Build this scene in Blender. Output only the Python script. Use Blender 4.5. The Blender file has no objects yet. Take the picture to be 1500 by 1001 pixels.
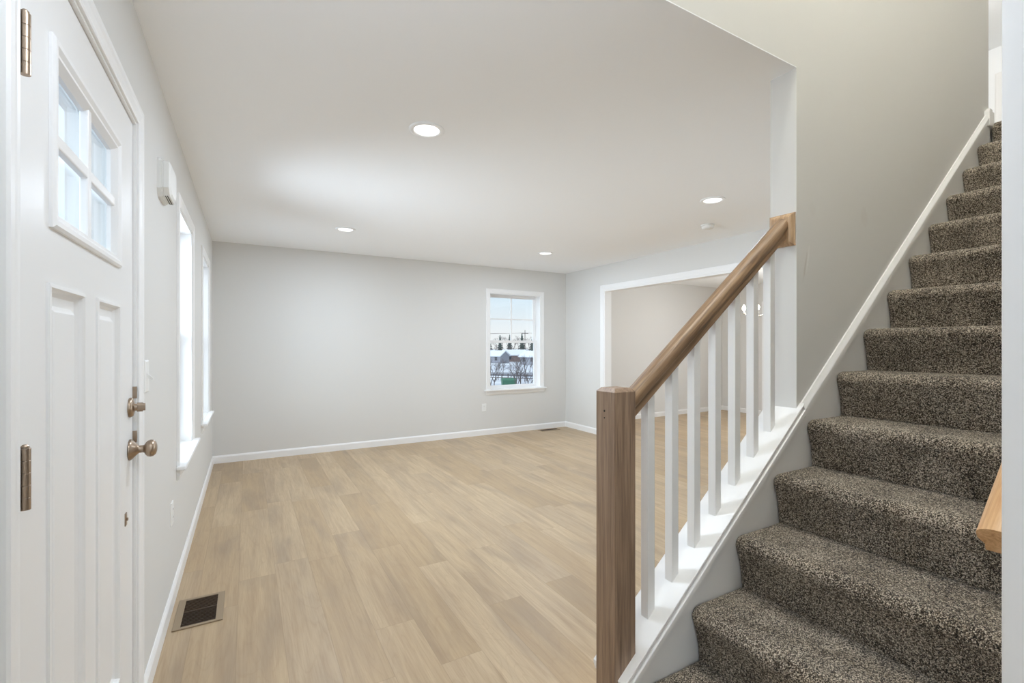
import bpy, bmesh, math, random
from mathutils import Vector, Matrix
random.seed(7)
S = bpy.context.scene
COL = S.collection
R = math.radians

# ------------------------------------------------------------------ camera
cam = bpy.data.cameras.new('camera')
cam.sensor_width = 36.0
cam.lens = 683.0 / 1500.0 * 36.0
cam.shift_y = 5.0 / 1500.0
cam.clip_start = 0.02
cam.clip_end = 900
camo = bpy.data.objects.new('camera', cam)
COL.objects.link(camo)
camo.location = (0, 0, 1.302)
camo.rotation_euler = (R(90), 0, R(-29.6))
S.camera = camo

# ------------------------------------------------------------------ colour management
S.view_settings.view_transform = 'Standard'
S.view_settings.look = 'None'
S.view_settings.gamma = 1.0
S.view_settings.use_curve_mapping = False
S.view_settings.exposure = 0.11
S.cycles.max_bounces = 14
S.cycles.diffuse_bounces = 10
S.cycles.transparent_max_bounces = 12
S.cycles.caustics_reflective = False
S.cycles.caustics_refractive = False
S.cycles.sample_clamp_indirect = 6.0
S.cycles.use_denoising = True

# ------------------------------------------------------------------ sky
W = bpy.data.worlds.new('sky')
S.world = W
W.use_nodes = True
wn = W.node_tree
wn.nodes.clear()
w_tc = wn.nodes.new('ShaderNodeTexCoord')
w_sep = wn.nodes.new('ShaderNodeSeparateXYZ')
w_ramp = wn.nodes.new('ShaderNodeValToRGB')
w_bg = wn.nodes.new('ShaderNodeBackground')
w_out = wn.nodes.new('ShaderNodeOutputWorld')
wn.links.new(w_tc.outputs['Generated'], w_sep.inputs[0])
wn.links.new(w_sep.outputs['Z'], w_ramp.inputs[0])
wn.links.new(w_ramp.outputs[0], w_bg.inputs[0])
wn.links.new(w_bg.outputs[0], w_out.inputs[0])
cr = w_ramp.color_ramp
cr.elements[0].position = 0.0
cr.elements[0].color = (0.90, 0.91, 0.93, 1)
cr.elements[1].position = 0.5
cr.elements[1].color = (0.75, 0.82, 0.90, 1)
e = cr.elements.new(0.03); e.color = (0.88, 0.91, 0.945, 1)
e = cr.elements.new(0.12); e.color = (0.66, 0.82, 0.95, 1)
# the sky is brighter over the street side (-X), where the sun stands behind thin cloud
w_map = wn.nodes.new('ShaderNodeMapRange')
w_map.inputs['From Min'].default_value = 0.15
w_map.inputs['From Max'].default_value = -0.9
w_map.inputs['To Min'].default_value = 1.0
w_map.inputs['To Max'].default_value = 3.2
wn.links.new(w_sep.outputs['X'], w_map.inputs['Value'])
wn.links.new(w_map.outputs[0], w_bg.inputs[1])


def area(name, loc, rot, sx, sy, power, color=(1, 1, 1), spread=180.0, shape='RECTANGLE'):
    l = bpy.data.lights.new(name, 'AREA')
    l.shape = shape
    l.size = sx
    if shape in ('RECTANGLE', 'ELLIPSE'):
        l.size_y = sy
    l.energy = power
    l.color = color
    l.spread = R(spread)
    o = bpy.data.objects.new(name, l)
    o.location = loc
    o.rotation_euler = rot
    COL.objects.link(o)
    return o


# daylight entering by the windows (rotated so that -Z looks into the house, +X)
DAY = (0.84, 0.94, 1.08)
UP = 0
area('daylight_window_near', (-0.535, 3.495, 1.36), (0, R(-90 - UP), 0), 1.40, 0.72, 28, DAY, 105)
area('daylight_window_far', (-0.535, 5.045, 1.36), (0, R(-90 - UP), 0), 1.40, 0.74, 8, DAY, 105)
area('added_fill_dining_front', (-0.535, -1.9, 1.36), (0, R(-90 - UP), 0), 1.40, 1.38, 20, DAY)  # added fill from behind the camera, at an invented window
area('added_fill_dining_side', (1.8, -4.25, 1.36), (R(90 + UP), 0, 0), 1.78, 1.40, 18, DAY)  # second added fill behind the camera, also at an invented window
area('added_fill_patio_door', (8.48, 2.75, 1.06), (0, R(90 + UP), 0), 2.0, 2.28, 55, DAY)  # added fill reaching the living room through the cased opening

# ------------------------------------------------------------------ material helpers
MATS = {}


def newmat(name):
    m = bpy.data.materials.new(name)
    m.use_nodes = True
    nt = m.node_tree
    b = nt.nodes['Principled BSDF']
    MATS[name] = m
    return m, nt, b


def N(nt, t, **kw):
    n = nt.nodes.new(t)
    for k, v in kw.items():
        setattr(n, k, v)
    return n


def L(nt, a, b):
    nt.links.new(a, b)


def srgb(r, g, b):
    def f(c):
        c = c / 255.0
        return c / 12.92 if c <= 0.04045 else ((c + 0.055) / 1.055) ** 2.4
    return (f(r), f(g), f(b), 1)


def plain(name, col, rough=0.5, metal=0.0, bump=0.0, bscale=200.0, spec=0.5):
    m, nt, b = newmat(name)
    b.inputs['Base Color'].default_value = col if len(col) == 4 else (*col, 1)
    b.inputs['Roughness'].default_value = rough
    b.inputs['Metallic'].default_value = metal
    b.inputs['Specular IOR Level'].default_value = spec
    if bump > 0:
        tc = N(nt, 'ShaderNodeTexCoord')
        no = N(nt, 'ShaderNodeTexNoise')
        no.inputs['Scale'].default_value = bscale
        no.inputs['Detail'].default_value = 3
        bp = N(nt, 'ShaderNodeBump')
        bp.inputs['Strength'].default_value = bump
        bp.inputs['Distance'].default_value = 0.002
        L(nt, tc.outputs['Object'], no.inputs['Vector'])
        L(nt, no.outputs['Fac'], bp.inputs['Height'])
        L(nt, bp.outputs['Normal'], b.inputs['Normal'])
    return m


M_wall = plain('wall_paint', (0.70, 0.695, 0.675), 0.75, 0, 0.08, 260, 0.3)
M_ceil = plain('ceiling_paint', (0.935, 0.955, 0.975), 0.85, 0, 0.06, 300, 0.2)
M_trim = plain('trim_white', (0.86, 0.86, 0.855), 0.38)
M_door = plain('door_white', (0.84, 0.84, 0.835), 0.35, 0, 0.05, 400)
M_plastic = plain('white_plastic', (0.82, 0.82, 0.80), 0.4)
M_vinyl = plain('vinyl_white', (0.88, 0.88, 0.88), 0.4)
M_nickel = plain('satin_nickel', srgb(168, 150, 132), 0.30, 1.0)
M_bronze = plain('register_metal', srgb(158, 140, 116), 0.45, 0.35)
M_dark = plain('dark_gap', srgb(48, 38, 30), 0.7)
M_ducttan = plain('duct_damper', srgb(96, 74, 44), 0.6)
M_kitwall = plain('kitchen_wall_paint', (0.70, 0.695, 0.68), 0.75, 0, 0.08, 260, 0.3)
M_chrome = plain('polished_metal', (0.75, 0.73, 0.70), 0.15, 1.0)


def emission(name, col, strength):
    m, nt, b = newmat(name)
    b.inputs['Base Color'].default_value = (0.9, 0.9, 0.9, 1)
    b.inputs['Emission Color'].default_value = (*col, 1)
    b.inputs['Emission Strength'].default_value = strength
    return m


M_lens = emission('lit_lens', (1.0, 0.98, 0.95), 3.0)
M_bulb = emission('lit_bulb', (1.0, 0.90, 0.74), 12.0)


def glass_mat():
    m, nt, b = newmat('window_glass')
    nt.nodes.remove(b)
    out = nt.nodes['Material Output']
    tr = N(nt, 'ShaderNodeBsdfTransparent')
    tr.inputs[0].default_value = (0.97, 0.985, 0.98, 1)
    gl = N(nt, 'ShaderNodeBsdfGlossy')
    gl.inputs['Roughness'].default_value = 0.02
    lw = N(nt, 'ShaderNodeLayerWeight')
    lw.inputs[0].default_value = 0.5
    p5 = N(nt, 'ShaderNodeMath', operation='POWER'); p5.inputs[1].default_value = 5.0
    nt.links.new(lw.outputs['Facing'], p5.inputs[0])
    fr = N(nt, 'ShaderNodeMath', operation='MULTIPLY_ADD'); fr.inputs[1].default_value = 0.92; fr.inputs[2].default_value = 0.04
    nt.links.new(p5.outputs[0], fr.inputs[0])
    mx = N(nt, 'ShaderNodeMixShader')
    L(nt, fr.outputs[0], mx.inputs[0])
    L(nt, tr.outputs[0], mx.inputs[1])
    L(nt, gl.outputs[0], mx.inputs[2])
    L(nt, mx.outputs[0], out.inputs[0])
    return m


M_glass = glass_mat()


def math_node(nt, op, a, b=None):
    n = N(nt, 'ShaderNodeMath', operation=op)
    for i, v in enumerate((a, b)):
        if v is None:
            continue
        if isinstance(v, (int, float)):
            n.inputs[i].default_value = v
        else:
            L(nt, v, n.inputs[i])
    return n.outputs[0]


def ramp(nt, fac, stops, interp='LINEAR'):
    r = N(nt, 'ShaderNodeValToRGB')
    r.color_ramp.interpolation = interp
    els = r.color_ramp.elements
    while len(els) < len(stops):
        els.new(0.5)
    for e_, (p, c) in zip(els, stops):
        e_.position = p
        e_.color = c if len(c) == 4 else (*c, 1)
    L(nt, fac, r.inputs[0])
    return r.outputs[0]


def mixc(nt, fac, a, b, mode='MIX'):
    n = N(nt, 'ShaderNodeMix', data_type='RGBA', blend_type=mode)
    if isinstance(fac, (int, float)):
        n.inputs[0].default_value = fac
    else:
        L(nt, fac, n.inputs[0])
    for i, v in ((6, a), (7, b)):
        if isinstance(v, tuple):
            n.inputs[i].default_value = v
        else:
            L(nt, v, n.inputs[i])
    return n.outputs[2]


def floor_mat():
    m, nt, b = newmat('oak_plank_flooring')
    tc = N(nt, 'ShaderNodeTexCoord')
    sp = N(nt, 'ShaderNodeSeparateXYZ')
    L(nt, tc.outputs['Object'], sp.inputs[0])
    PW, PL = 0.182, 1.22
    xs = math_node(nt, 'DIVIDE', math_node(nt, 'ADD', sp.outputs['X'], 20.06), PW)
    row = math_node(nt, 'FLOOR', xs)
    fx = math_node(nt, 'FRACT', xs)
    wn1 = N(nt, 'ShaderNodeTexWhiteNoise', noise_dimensions='1D')
    L(nt, row, wn1.inputs['W'])
    ys = math_node(nt, 'ADD', math_node(nt, 'DIVIDE', math_node(nt, 'ADD', sp.outputs['Y'], 20.0), PL), wn1.outputs['Value'])
    pl = math_node(nt, 'FLOOR', ys)
    fy = math_node(nt, 'FRACT', ys)
    cb = N(nt, 'ShaderNodeCombineXYZ')
    L(nt, row, cb.inputs[0]); L(nt, pl, cb.inputs[1])
    wn2 = N(nt, 'ShaderNodeTexWhiteNoise', noise_dimensions='2D')
    L(nt, cb.outputs[0], wn2.inputs['Vector'])
    rnd = wn2.outputs['Value']
    # grain coordinates, shifted per plank
    gx = math_node(nt, 'ADD', sp.outputs['X'], math_node(nt, 'MULTIPLY', rnd, 13.0))
    gy = math_node(nt, 'ADD', sp.outputs['Y'], math_node(nt, 'MULTIPLY', rnd, 31.0))

    def noise(sx, sy, detail=4, rough=0.55, dist=0.0):
        c = N(nt, 'ShaderNodeCombineXYZ')
        L(nt, math_node(nt, 'MULTIPLY', gx, sx), c.inputs[0])
        L(nt, math_node(nt, 'MULTIPLY', gy, sy), c.inputs[1])
        n = N(nt, 'ShaderNodeTexNoise')
        n.inputs['Scale'].default_value = 1.0
        n.inputs['Detail'].default_value = detail
        n.inputs['Roughness'].default_value = rough
        n.inputs['Distortion'].default_value = dist
        L(nt, c.outputs[0], n.inputs['Vector'])
        return n.outputs['Fac']
    fine = noise(140, 5.0, 4, 0.6)
    mid = noise(24, 1.6, 4, 0.55, 0.8)
    blot = noise(5, 1.3, 3, 0.5, 0.4)
    # cathedral grain : rings of a distorted low noise
    cath = noise(7, 0.9, 2, 0.4, 0.6)
    rings = math_node(nt, 'FRACT', math_node(nt, 'MULTIPLY', cath, 16.0))
    rings = math_node(nt, 'ABSOLUTE', math_node(nt, 'SUBTRACT', rings, 0.5))
    base = ramp(nt, rnd, [(0.0, srgb(180, 156, 122)), (0.35, srgb(190, 167, 134)), (0.7, srgb(198, 176, 144)), (1.0, srgb(186, 165, 136))])
    c = mixc(nt, ramp(nt, mid, [(0.35, (0, 0, 0)), (0.75, (0.7, 0.7, 0.7))]), base, srgb(162, 138, 110))
    c = mixc(nt, ramp(nt, blot, [(0.48, (0, 0, 0)), (0.72, (0.6, 0.6, 0.6))]), c, srgb(150, 132, 112))
    c = mixc(nt, ramp(nt, fine, [(0.45, (0, 0, 0)), (0.8, (0.38, 0.38, 0.38))]), c, srgb(150, 122, 92))
    c = mixc(nt, ramp(nt, rings, [(0.36, (0, 0, 0)), (0.5, (0.14, 0.14, 0.14))]), c, srgb(150, 122, 92))
    # seams
    ex = math_node(nt, 'MULTIPLY', math_node(nt, 'MINIMUM', fx, math_node(nt, 'SUBTRACT', 1.0, fx)), PW)
    ey = math_node(nt, 'MULTIPLY', math_node(nt, 'MINIMUM', fy, math_node(nt, 'SUBTRACT', 1.0, fy)), PL)
    ed = math_node(nt, 'MINIMUM', ex, ey)
    seam = ramp(nt, math_node(nt, 'DIVIDE', ed, 0.002), [(0.3, (0.28, 0.28, 0.28)), (1.0, (0, 0, 0))])
    c = mixc(nt, seam, c, srgb(120, 98, 76))
    L(nt, c, b.inputs['Base Color'])
    b.inputs['Roughness'].default_value = 0.42
    b.inputs['Specular IOR Level'].default_value = 0.45
    bp = N(nt, 'ShaderNodeBump')
    bp.inputs['Strength'].default_value = 0.12
    bp.inputs['Distance'].default_value = 0.001
    L(nt, math_node(nt, 'SUBTRACT', math_node(nt, 'MULTIPLY', fine, 0.5), seam), bp.inputs['Height'])
    L(nt, bp.outputs['Normal'], b.inputs['Normal'])
    return m


M_floor = floor_mat()


def carpet_mat():
    m, nt, b = newmat('brown_speckled_carpet')
    tc = N(nt, 'ShaderNodeTexCoord')
    vo = N(nt, 'ShaderNodeTexVoronoi')
    vo.inputs['Scale'].default_value = 400
    vo.inputs['Randomness'].default_value = 1.0
    L(nt, tc.outputs['Object'], vo.inputs['Vector'])
    sep = N(nt, 'ShaderNodeSeparateColor')
    L(nt, vo.outputs['Color'], sep.inputs[0])
    big = N(nt, 'ShaderNodeTexNoise')
    big.inputs['Scale'].default_value = 7
    big.inputs['Detail'].default_value = 3
    L(nt, tc.outputs['Object'], big.inputs['Vector'])
    v = math_node(nt, 'ADD', sep.outputs[0], math_node(nt, 'MULTIPLY', math_node(nt, 'SUBTRACT', big.outputs['Fac'], 0.5), 0.45))
    c = ramp(nt, v, [(0.0, srgb(24, 20, 16)), (0.22, srgb(50, 43, 35)), (0.45, srgb(99, 88, 75)), (0.68, srgb(147, 135, 119)), (0.86, srgb(204, 193, 176)), (1.0, srgb(220, 208, 190))])
    L(nt, c, b.inputs['Base Color'])
    b.inputs['Roughness'].default_value = 1.0
    b.inputs['Specular IOR Level'].default_value = 0.05
    b.inputs['Sheen Weight'].default_value = 0.12
    b.inputs['Sheen Roughness'].default_value = 0.6
    bp = N(nt, 'ShaderNodeBump')
    bp.inputs['Strength'].default_value = 0.8
    bp.inputs['Distance'].default_value = 0.004
    L(nt, math_node(nt, 'SUBTRACT', 1.0, vo.outputs['Distance']), bp.inputs['Height'])
    L(nt, bp.outputs['Normal'], b.inputs['Normal'])
    return m


M_carpet = carpet_mat()


def wood_mat(name, c_light, c_mid, c_dark, axis, rough=0.4):
    m, nt, b = newmat(name)
    tc = N(nt, 'ShaderNodeTexCoord')
    mp = N(nt, 'ShaderNodeMapping')
    sc = [70.0, 70.0, 70.0]
    sc[axis] = 3.0
    mp.inputs['Scale'].default_value = sc
    L(nt, tc.outputs['Object'], mp.inputs['Vector'])
    n1 = N(nt, 'ShaderNodeTexNoise')
    n1.inputs['Scale'].default_value = 1.0
    n1.inputs['Detail'].default_value = 5
    n1.inputs['Roughness'].default_value = 0.6
    n1.inputs['Distortion'].default_value = 0.5
    L(nt, mp.outputs[0], n1.inputs['Vector'])
    mp2 = N(nt, 'ShaderNodeMapping')
    sc2 = [260.0, 260.0, 260.0]
    sc2[axis] = 9.0
    mp2.inputs['Scale'].default_value = sc2
    L(nt, tc.outputs['Object'], mp2.inputs['Vector'])
    n2 = N(nt, 'ShaderNodeTexNoise')
    n2.inputs['Scale'].default_value = 1.0
    n2.inputs['Detail'].default_value = 3
    L(nt, mp2.outputs[0], n2.inputs['Vector'])
    c = ramp(nt, n1.outputs['Fac'], [(0.3, c_dark), (0.5, c_mid), (0.7, c_light)])
    c = mixc(nt, ramp(nt, n2.outputs['Fac'], [(0.5, (0, 0, 0)), (0.72, (0.5, 0.5, 0.5))]), c, c_dark)
    L(nt, c, b.inputs['Base Color'])
    b.inputs['Roughness'].default_value = rough
    bp = N(nt, 'ShaderNodeBump')
    bp.inputs['Strength'].default_value = 0.1
    bp.inputs['Distance'].default_value = 0.001
    L(nt, n2.outputs['Fac'], bp.inputs['Height'])
    L(nt, bp.outputs['Normal'], b.inputs['Normal'])
    return m


M_newel = wood_mat('stained_oak_post', srgb(168, 143, 121), srgb(146, 122, 101), srgb(116, 95, 78), 2, 0.5)
M_rail = wood_mat('stained_oak_rail', srgb(164, 136, 106), srgb(138, 111, 84), srgb(98, 75, 54), 0, 0.45)
M_rose = wood_mat('stained_oak_plate', srgb(206, 176, 142), srgb(184, 153, 118), srgb(140, 110, 82), 2, 0.4)
M_oak = wood_mat('natural_oak_rail', srgb(222, 184, 140), srgb(206, 165, 120), srgb(172, 126, 82), 0, 0.35)


def stair_wall_mat():
    """Same wall paint with two faint scuffs, each with its own shape and place."""
    m, nt, b = newmat('wall_paint_scuffed')
    tc = N(nt, 'ShaderNodeTexCoord')
    sp = N(nt, 'ShaderNodeSeparateXYZ')
    L(nt, tc.outputs['Object'], sp.inputs[0])
    no = N(nt, 'ShaderNodeTexNoise')
    no.inputs['Scale'].default_value = 45
    no.inputs['Detail'].default_value = 4
    L(nt, tc.outputs['Object'], no.inputs['Vector'])

    def blob(cx, cz, rx, rz, ang):
        dx = math_node(nt, 'SUBTRACT', sp.outputs['X'], cx)
        dz = math_node(nt, 'SUBTRACT', sp.outputs['Z'], cz)
        ca, sa = math.cos(ang), math.sin(ang)
        u = math_node(nt, 'DIVIDE', math_node(nt, 'ADD', math_node(nt, 'MULTIPLY', dx, ca), math_node(nt, 'MULTIPLY', dz, sa)), rx)
        v = math_node(nt, 'DIVIDE', math_node(nt, 'SUBTRACT', math_node(nt, 'MULTIPLY', dz, ca), math_node(nt, 'MULTIPLY', dx, sa)), rz)
        d = math_node(nt, 'ADD', math_node(nt, 'MULTIPLY', u, u), math_node(nt, 'MULTIPLY', v, v))
        d = math_node(nt, 'ADD', d, math_node(nt, 'MULTIPLY', math_node(nt, 'SUBTRACT', no.outputs['Fac'], 0.5), 1.6))
        return ramp(nt, d, [(0.0, (1, 1, 1)), (1.0, (0, 0, 0))])
    c = (0.70, 0.695, 0.675, 1)
    c = mixc(nt, mixc(nt, 0.75, blob(2.045, 1.665, 0.010, 0.07, R(-12)), (0, 0, 0, 1)), c, (0.92, 0.92, 0.90, 1))
    c = mixc(nt, mixc(nt, 0.55, blob(2.025, 1.63, 0.008, 0.075, R(-14)), (0, 0, 0, 1)), c, (0.50, 0.45, 0.40, 1))
    c = mixc(nt, mixc(nt, 0.72, blob(2.52, 1.905, 0.04, 0.05, 0), (0, 0, 0, 1)), c, (0.60, 0.56, 0.52, 1))
    c = mixc(nt, mixc(nt, 0.80, blob(2.08, 1.875, 0.03, 0.04, 0), (0, 0, 0, 1)), c, (0.62, 0.60, 0.56, 1))
    L(nt, c, b.inputs['Base Color'])
    b.inputs['Roughness'].default_value = 0.75
    b.inputs['Specular IOR Level'].default_value = 0.3
    return m


M_stairwall = stair_wall_mat()


# ------------------------------------------------------------------ mesh helpers
class MB:
    """Collects shapes in world coordinates and links them as one mesh object."""

    def __init__(self):
        self.bm = bmesh.new()

    def box(self, x0, x1, y0, y1, z0, z1, bev=0.0, seg=2):
        x0, x1 = min(x0, x1), max(x0, x1)
        y0, y1 = min(y0, y1), max(y0, y1)
        z0, z1 = min(z0, z1), max(z0, z1)
        b = bmesh.new()
        bmesh.ops.create_cube(b, size=1.0)
        for v in b.verts:
            v.co = Vector(((x0 + x1) / 2 + v.co.x * (x1 - x0), (y0 + y1) / 2 + v.co.y * (y1 - y0), (z0 + z1) / 2 + v.co.z * (z1 - z0)))
        if bev > 0:
            bmesh.ops.bevel(b, geom=b.edges[:], offset=bev, segments=seg, profile=0.5, affect='EDGES')
        self.merge(b)
        return self

    def merge(self, b, mat=None):
        if mat is not None:
            bmesh.ops.transform(b, matrix=mat, verts=b.verts)
        vm = {}
        for v in b.verts:
            vm[v] = self.bm.verts.new(v.co)
        for f in b.faces:
            try:
                nf = self.bm.faces.new([vm[v] for v in f.verts])
                nf.smooth = f.smooth
            except ValueError:
                pass
        b.free()

    def prism(self, pts, ext, smooth=False):
        """pts: loop of 3-D points, ext: extrusion vector."""
        ext = Vector(ext)
        a = [self.bm.verts.new(Vector(p)) for p in pts]
        c = [self.bm.verts.new(Vector(p) + ext) for p in pts]
        n = len(pts)
        self.bm.faces.new(a[::-1])
        self.bm.faces.new(c)
        for i in range(n):
            f = self.bm.faces.new((a[i], a[(i + 1) % n], c[(i + 1) % n], c[i]))
            f.smooth = smooth
        return self

    def sweep(self, prof, frames, cap=True, smooth=True, closed=True):
        """prof: list of 2-D points; frames: list of functions (u,v)->Vector."""
        rings = [[self.bm.verts.new(fr(u, v)) for u, v in prof] for fr in frames]
        n = len(prof)
        for r0, r1 in zip(rings, rings[1:]):
            for i in range(n if closed else n - 1):
                f = self.bm.faces.new((r0[i], r0[(i + 1) % n], r1[(i + 1) % n], r1[i]))
                f.smooth = smooth
        if cap and closed:
            self.bm.faces.new(rings[0][::-1])
            self.bm.faces.new(rings[-1])
        return self

    def lathe(self, prof, origin, axis=(0, 0, 1), seg=28, smooth=True):
        """prof: (radius, height) pairs turned around axis from origin."""
        ax = Vector(axis).normalized()
        q = Vector((0, 0, 1)).rotation_difference(ax)
        o = Vector(origin)
        rings = []
        for r, hh in prof:
            if r < 1e-6:
                rings.append([self.bm.verts.new(o + q @ Vector((0, 0, hh)))])
            else:
                rings.append([self.bm.verts.new(o + q @ Vector((r * math.cos(2 * math.pi * i / seg), r * math.sin(2 * math.pi * i / seg), hh))) for i in range(seg)])
        for a, b in zip(rings, rings[1:]):
            for i in range(seg):
                j = (i + 1) % seg
                if len(a) == 1 and len(b) == 1:
                    continue
                if len(a) == 1:
                    f = self.bm.faces.new((a[0], b[j], b[i]))
                elif len(b) == 1:
                    f = self.bm.faces.new((a[i], a[j], b[0]))
                else:
                    f = self.bm.faces.new((a[i], a[j], b[j], b[i]))
                f.smooth = smooth
        for r in (rings[0], rings[-1]):
            if len(r) > 1:
                try:
                    self.bm.faces.new(r)
                except ValueError:
                    pass
        return self

    def tube(self, p0, p1, r0, r1=None, seg=10):
        r1 = r0 if r1 is None else r1
        d = Vector(p1) - Vector(p0)
        return self.lathe([(r0, 0), (r1, d.length)], p0, d, seg)

    def rings(self, pf, rects):
        """Nested rectangles: rects = [(u0,u1,v0,v1,depth)], pf(u,v,d)->point. Last is filled."""
        loops = []
        for (u0, u1, v0, v1, d) in rects:
            loops.append([self.bm.verts.new(Vector(pf(u, v, d))) for u, v in ((u0, v0), (u1, v0), (u1, v1), (u0, v1))])
        for a, b in zip(loops, loops[1:]):
            for i in range(4):
                j = (i + 1) % 4
                self.bm.faces.new((a[i], a[j], b[j], b[i]))
        self.bm.faces.new(loops[-1])
        return self

    def build(self, name, mat, parent=None, origin=None, fix=True, sharp=None):
        if fix:
            bmesh.ops.recalc_face_normals(self.bm, faces=self.bm.faces[:])
        org = Vector(origin) if origin is not None else Vector((0, 0, 0))
        # local frame of the parent chain
        base = Vector((0, 0, 0))
        p = parent
        while p is not None:
            base += p.location
            p = p.parent
        loc = org - base if origin is not None else Vector((0, 0, 0))
        sub = base + loc
        bmesh.ops.translate(self.bm, vec=-sub, verts=self.bm.verts)
        me = bpy.data.meshes.new(name)
        self.bm.to_mesh(me)
        self.bm.free()
        me.materials.append(mat)
        o = bpy.data.objects.new(name, me)
        o.location = loc
        o.parent = parent
        COL.objects.link(o)
        if sharp:
            md = o.modifiers.new('edge', 'EDGE_SPLIT'); md.split_angle = R(sharp)
        return o


def tag(o, label=None, cat=None, group=None, kind=None):
    if label: o['label'] = label
    if cat: o['category'] = cat
    if group: o['group'] = group
    if kind: o['kind'] = kind
    return o


def empty(name, loc, label=None, cat=None, group=None, kind=None):
    o = bpy.data.objects.new(name, None)
    o.empty_display_size = 0.05
    o.location = loc
    COL.objects.link(o)
    return tag(o, label, cat, group, kind)


def copy_tree(o, parent=None):
    c = o.copy()
    COL.objects.link(c)
    c.parent = parent
    for ch in list(o.children):
        copy_tree(ch, c)
    return c


def wall_boxes(axis, p0, p1, a0, a1, z0, z1, holes):
    """Wall slab; axis 'x' = slab of constant X (p0..p1) running along Y, 'y' the other way. holes=(a0,a1,z0,z1)."""
    mb = MB()
    cuts = sorted(set([a0, a1] + [h[0] for h in holes] + [h[1] for h in holes]))

    def put(s, t, u, v):
        if axis == 'x':
            mb.box(p0, p1, s, t, u, v)
        else:
            mb.box(s, t, p0, p1, u, v)
    for s, t in zip(cuts, cuts[1:]):
        zs = [(z0, z1)]
        for h in holes:
            if h[0] <= s + 1e-6 and h[1] >= t - 1e-6:
                nz = []
                for u, v in zs:
                    if h[2] > u: nz.append((u, min(v, h[2])))
                    if h[3] < v: nz.append((max(u, h[3]), v))
                zs = [q for q in nz if q[1] - q[0] > 1e-6]
        for u, v in zs:
            put(s, t, u, v)
    return mb


# ------------------------------------------------------------------ key dimensions
XL = -0.33          # inner face of the front (left) wall
XLO = -0.51
YB = 6.05           # inner face of the wall with the far window
YBO = 6.23
XR = 4.424          # living-room face of the wall with the cased opening
XRO = 4.54
YS, YS2 = 1.087, 1.197   # faces of the wall along the stair
YD, YD2 = 0.105, 0.2165  # wall on the other side of the stair
CZ = 2.44
F2 = 2.725          # upper floor
C2 = 5.16
XK = 8.30           # far end of kitchen
SL = 0.8191         # stair pitch
NX = 14
def nose(k): return 1.303 + 0.2338 * (k - 2), 0.036 + 0.1915 * k
def zline(X): return 1.147 + (X - 2.088) * SL       # top of the skirt moulding / knee wall cap

# ------------------------------------------------------------------ shell
def struct(o, label, cat):
    return tag(o, label, cat, kind='structure')

mb = MB(); mb.box(XLO, 9.0, -4.2, YBO, -0.2, 0.0)
struct(mb.build('floor', M_floor), 'light oak plank floor running through the rooms', 'floor')

struct(wall_boxes('x', XLO, XL, -4.2, YBO, 0.0, 5.4, [(1.052, 2.028, 0.0, 2.065), (3.13, 3.86, 0.628, 2.07), (4.67, 5.42, 0.628, 2.07), (-2.6, -1.2, 0.628, 2.07)]).build('wall_left', M_wall),
       'pale grey wall with the white entry door and two tall windows', 'wall')
struct(wall_boxes('y', YB, YBO, XL, XRO, 0.0, 2.7, [(3.06, 3.95, 0.628, 2.065)]).build('wall_back', M_wall),
       'pale grey wall holding the window with the snowy view', 'wall')
struct(wall_boxes('y', YB, YBO, XRO, 9.0, 0.0, 2.7, []).build('wall_kitchen_back', M_kitwall),
       'beige wall seen through the cased opening', 'wall')
struct(wall_boxes('x', XR, XRO, YS2, YB, 0.0, 2.5, [(2.0, 5.13, 0.0, 2.08)]).build('wall_right', M_wall),
       'pale wall with the wide white cased opening', 'wall')
struct(wall_boxes('x', XK, XK + 0.15, -4.2, YB, 0.0, 2.5, [(4.35, 5.16, 0.0, 2.04), (1.60, 3.90, 0.028, 2.07)]).build('wall_kitchen_end', M_kitwall),
       'beige end wall of the room beyond the cased opening', 'wall')
# wall along the stair: full-height part plus the part above the living-room ceiling
mb = MB()
mb.prism([(1.96, YS, 0), (4.12, YS, 0), (4.12, YS, C2), (0.55, YS, C2), (0.55, YS, CZ + 0.004), (1.96, YS, CZ + 0.004)], (0, YS2 - YS, 0))
struct(mb.build('wall_stair', M_stairwall), 'grey wall rising beside the carpeted stair, faintly scuffed', 'wall')
mb = MB(); mb.box(4.12, XR, YS, YS2, 0, CZ); mb.box(4.12, 4.18, YS, YS2, CZ, F2 - 0.012)
struct(mb.build('wall_under_landing', M_wall), 'short wall under the upper landing', 'wall')
# knee wall below the balusters
mb = MB()
xa = 1.03
mb.prism([(xa, YS, 0), (1.96, YS, 0), (1.96, YS, zline(1.96) - 0.0245), (xa, YS, zline(xa) - 0.0245)], (0, YS2 - YS, 0))
struct(mb.build('wall_knee', M_wall), 'low sloping white wall carrying the balusters', 'wall')
# wall between the camera's room and the foyer / stair
struct(wall_boxes('y', YD, YD2, XL, 8.45, 0.0, C2, [(-0.20, 0.914, 0.0, 2.06)]).build('wall_dining', M_wall),
       'wall on the open side of the stair ending in a white jamb', 'wall')
# room behind the camera
struct(wall_boxes('y', -4.2, -4.05, XL, 9.0, 0.0, 2.5, [(0.9, 2.7, 0.628, 2.07)]).build('wall_dining_far', M_wall), 'outer wall of the room behind the viewpoint', 'wall')
# ceilings
mb = MB()
mb.box(XL, 9.0, YS2, YB, CZ, F2 - 0.012)
mb.box(0.55, 1.96, YS, YS2, CZ, CZ + 0.004)
mb.box(XL, 0.45, YD2, YS2, CZ, F2 - 0.012)
mb.box(4.18, 8.45, YD2, YS2, CZ, F2 - 0.012)
mb.box(XL, 9.0, -4.05, YD, CZ, F2 - 0.012)
struct(mb.build('ceiling', M_ceil), 'smooth white ceiling with recessed lights', 'ceiling')
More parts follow.
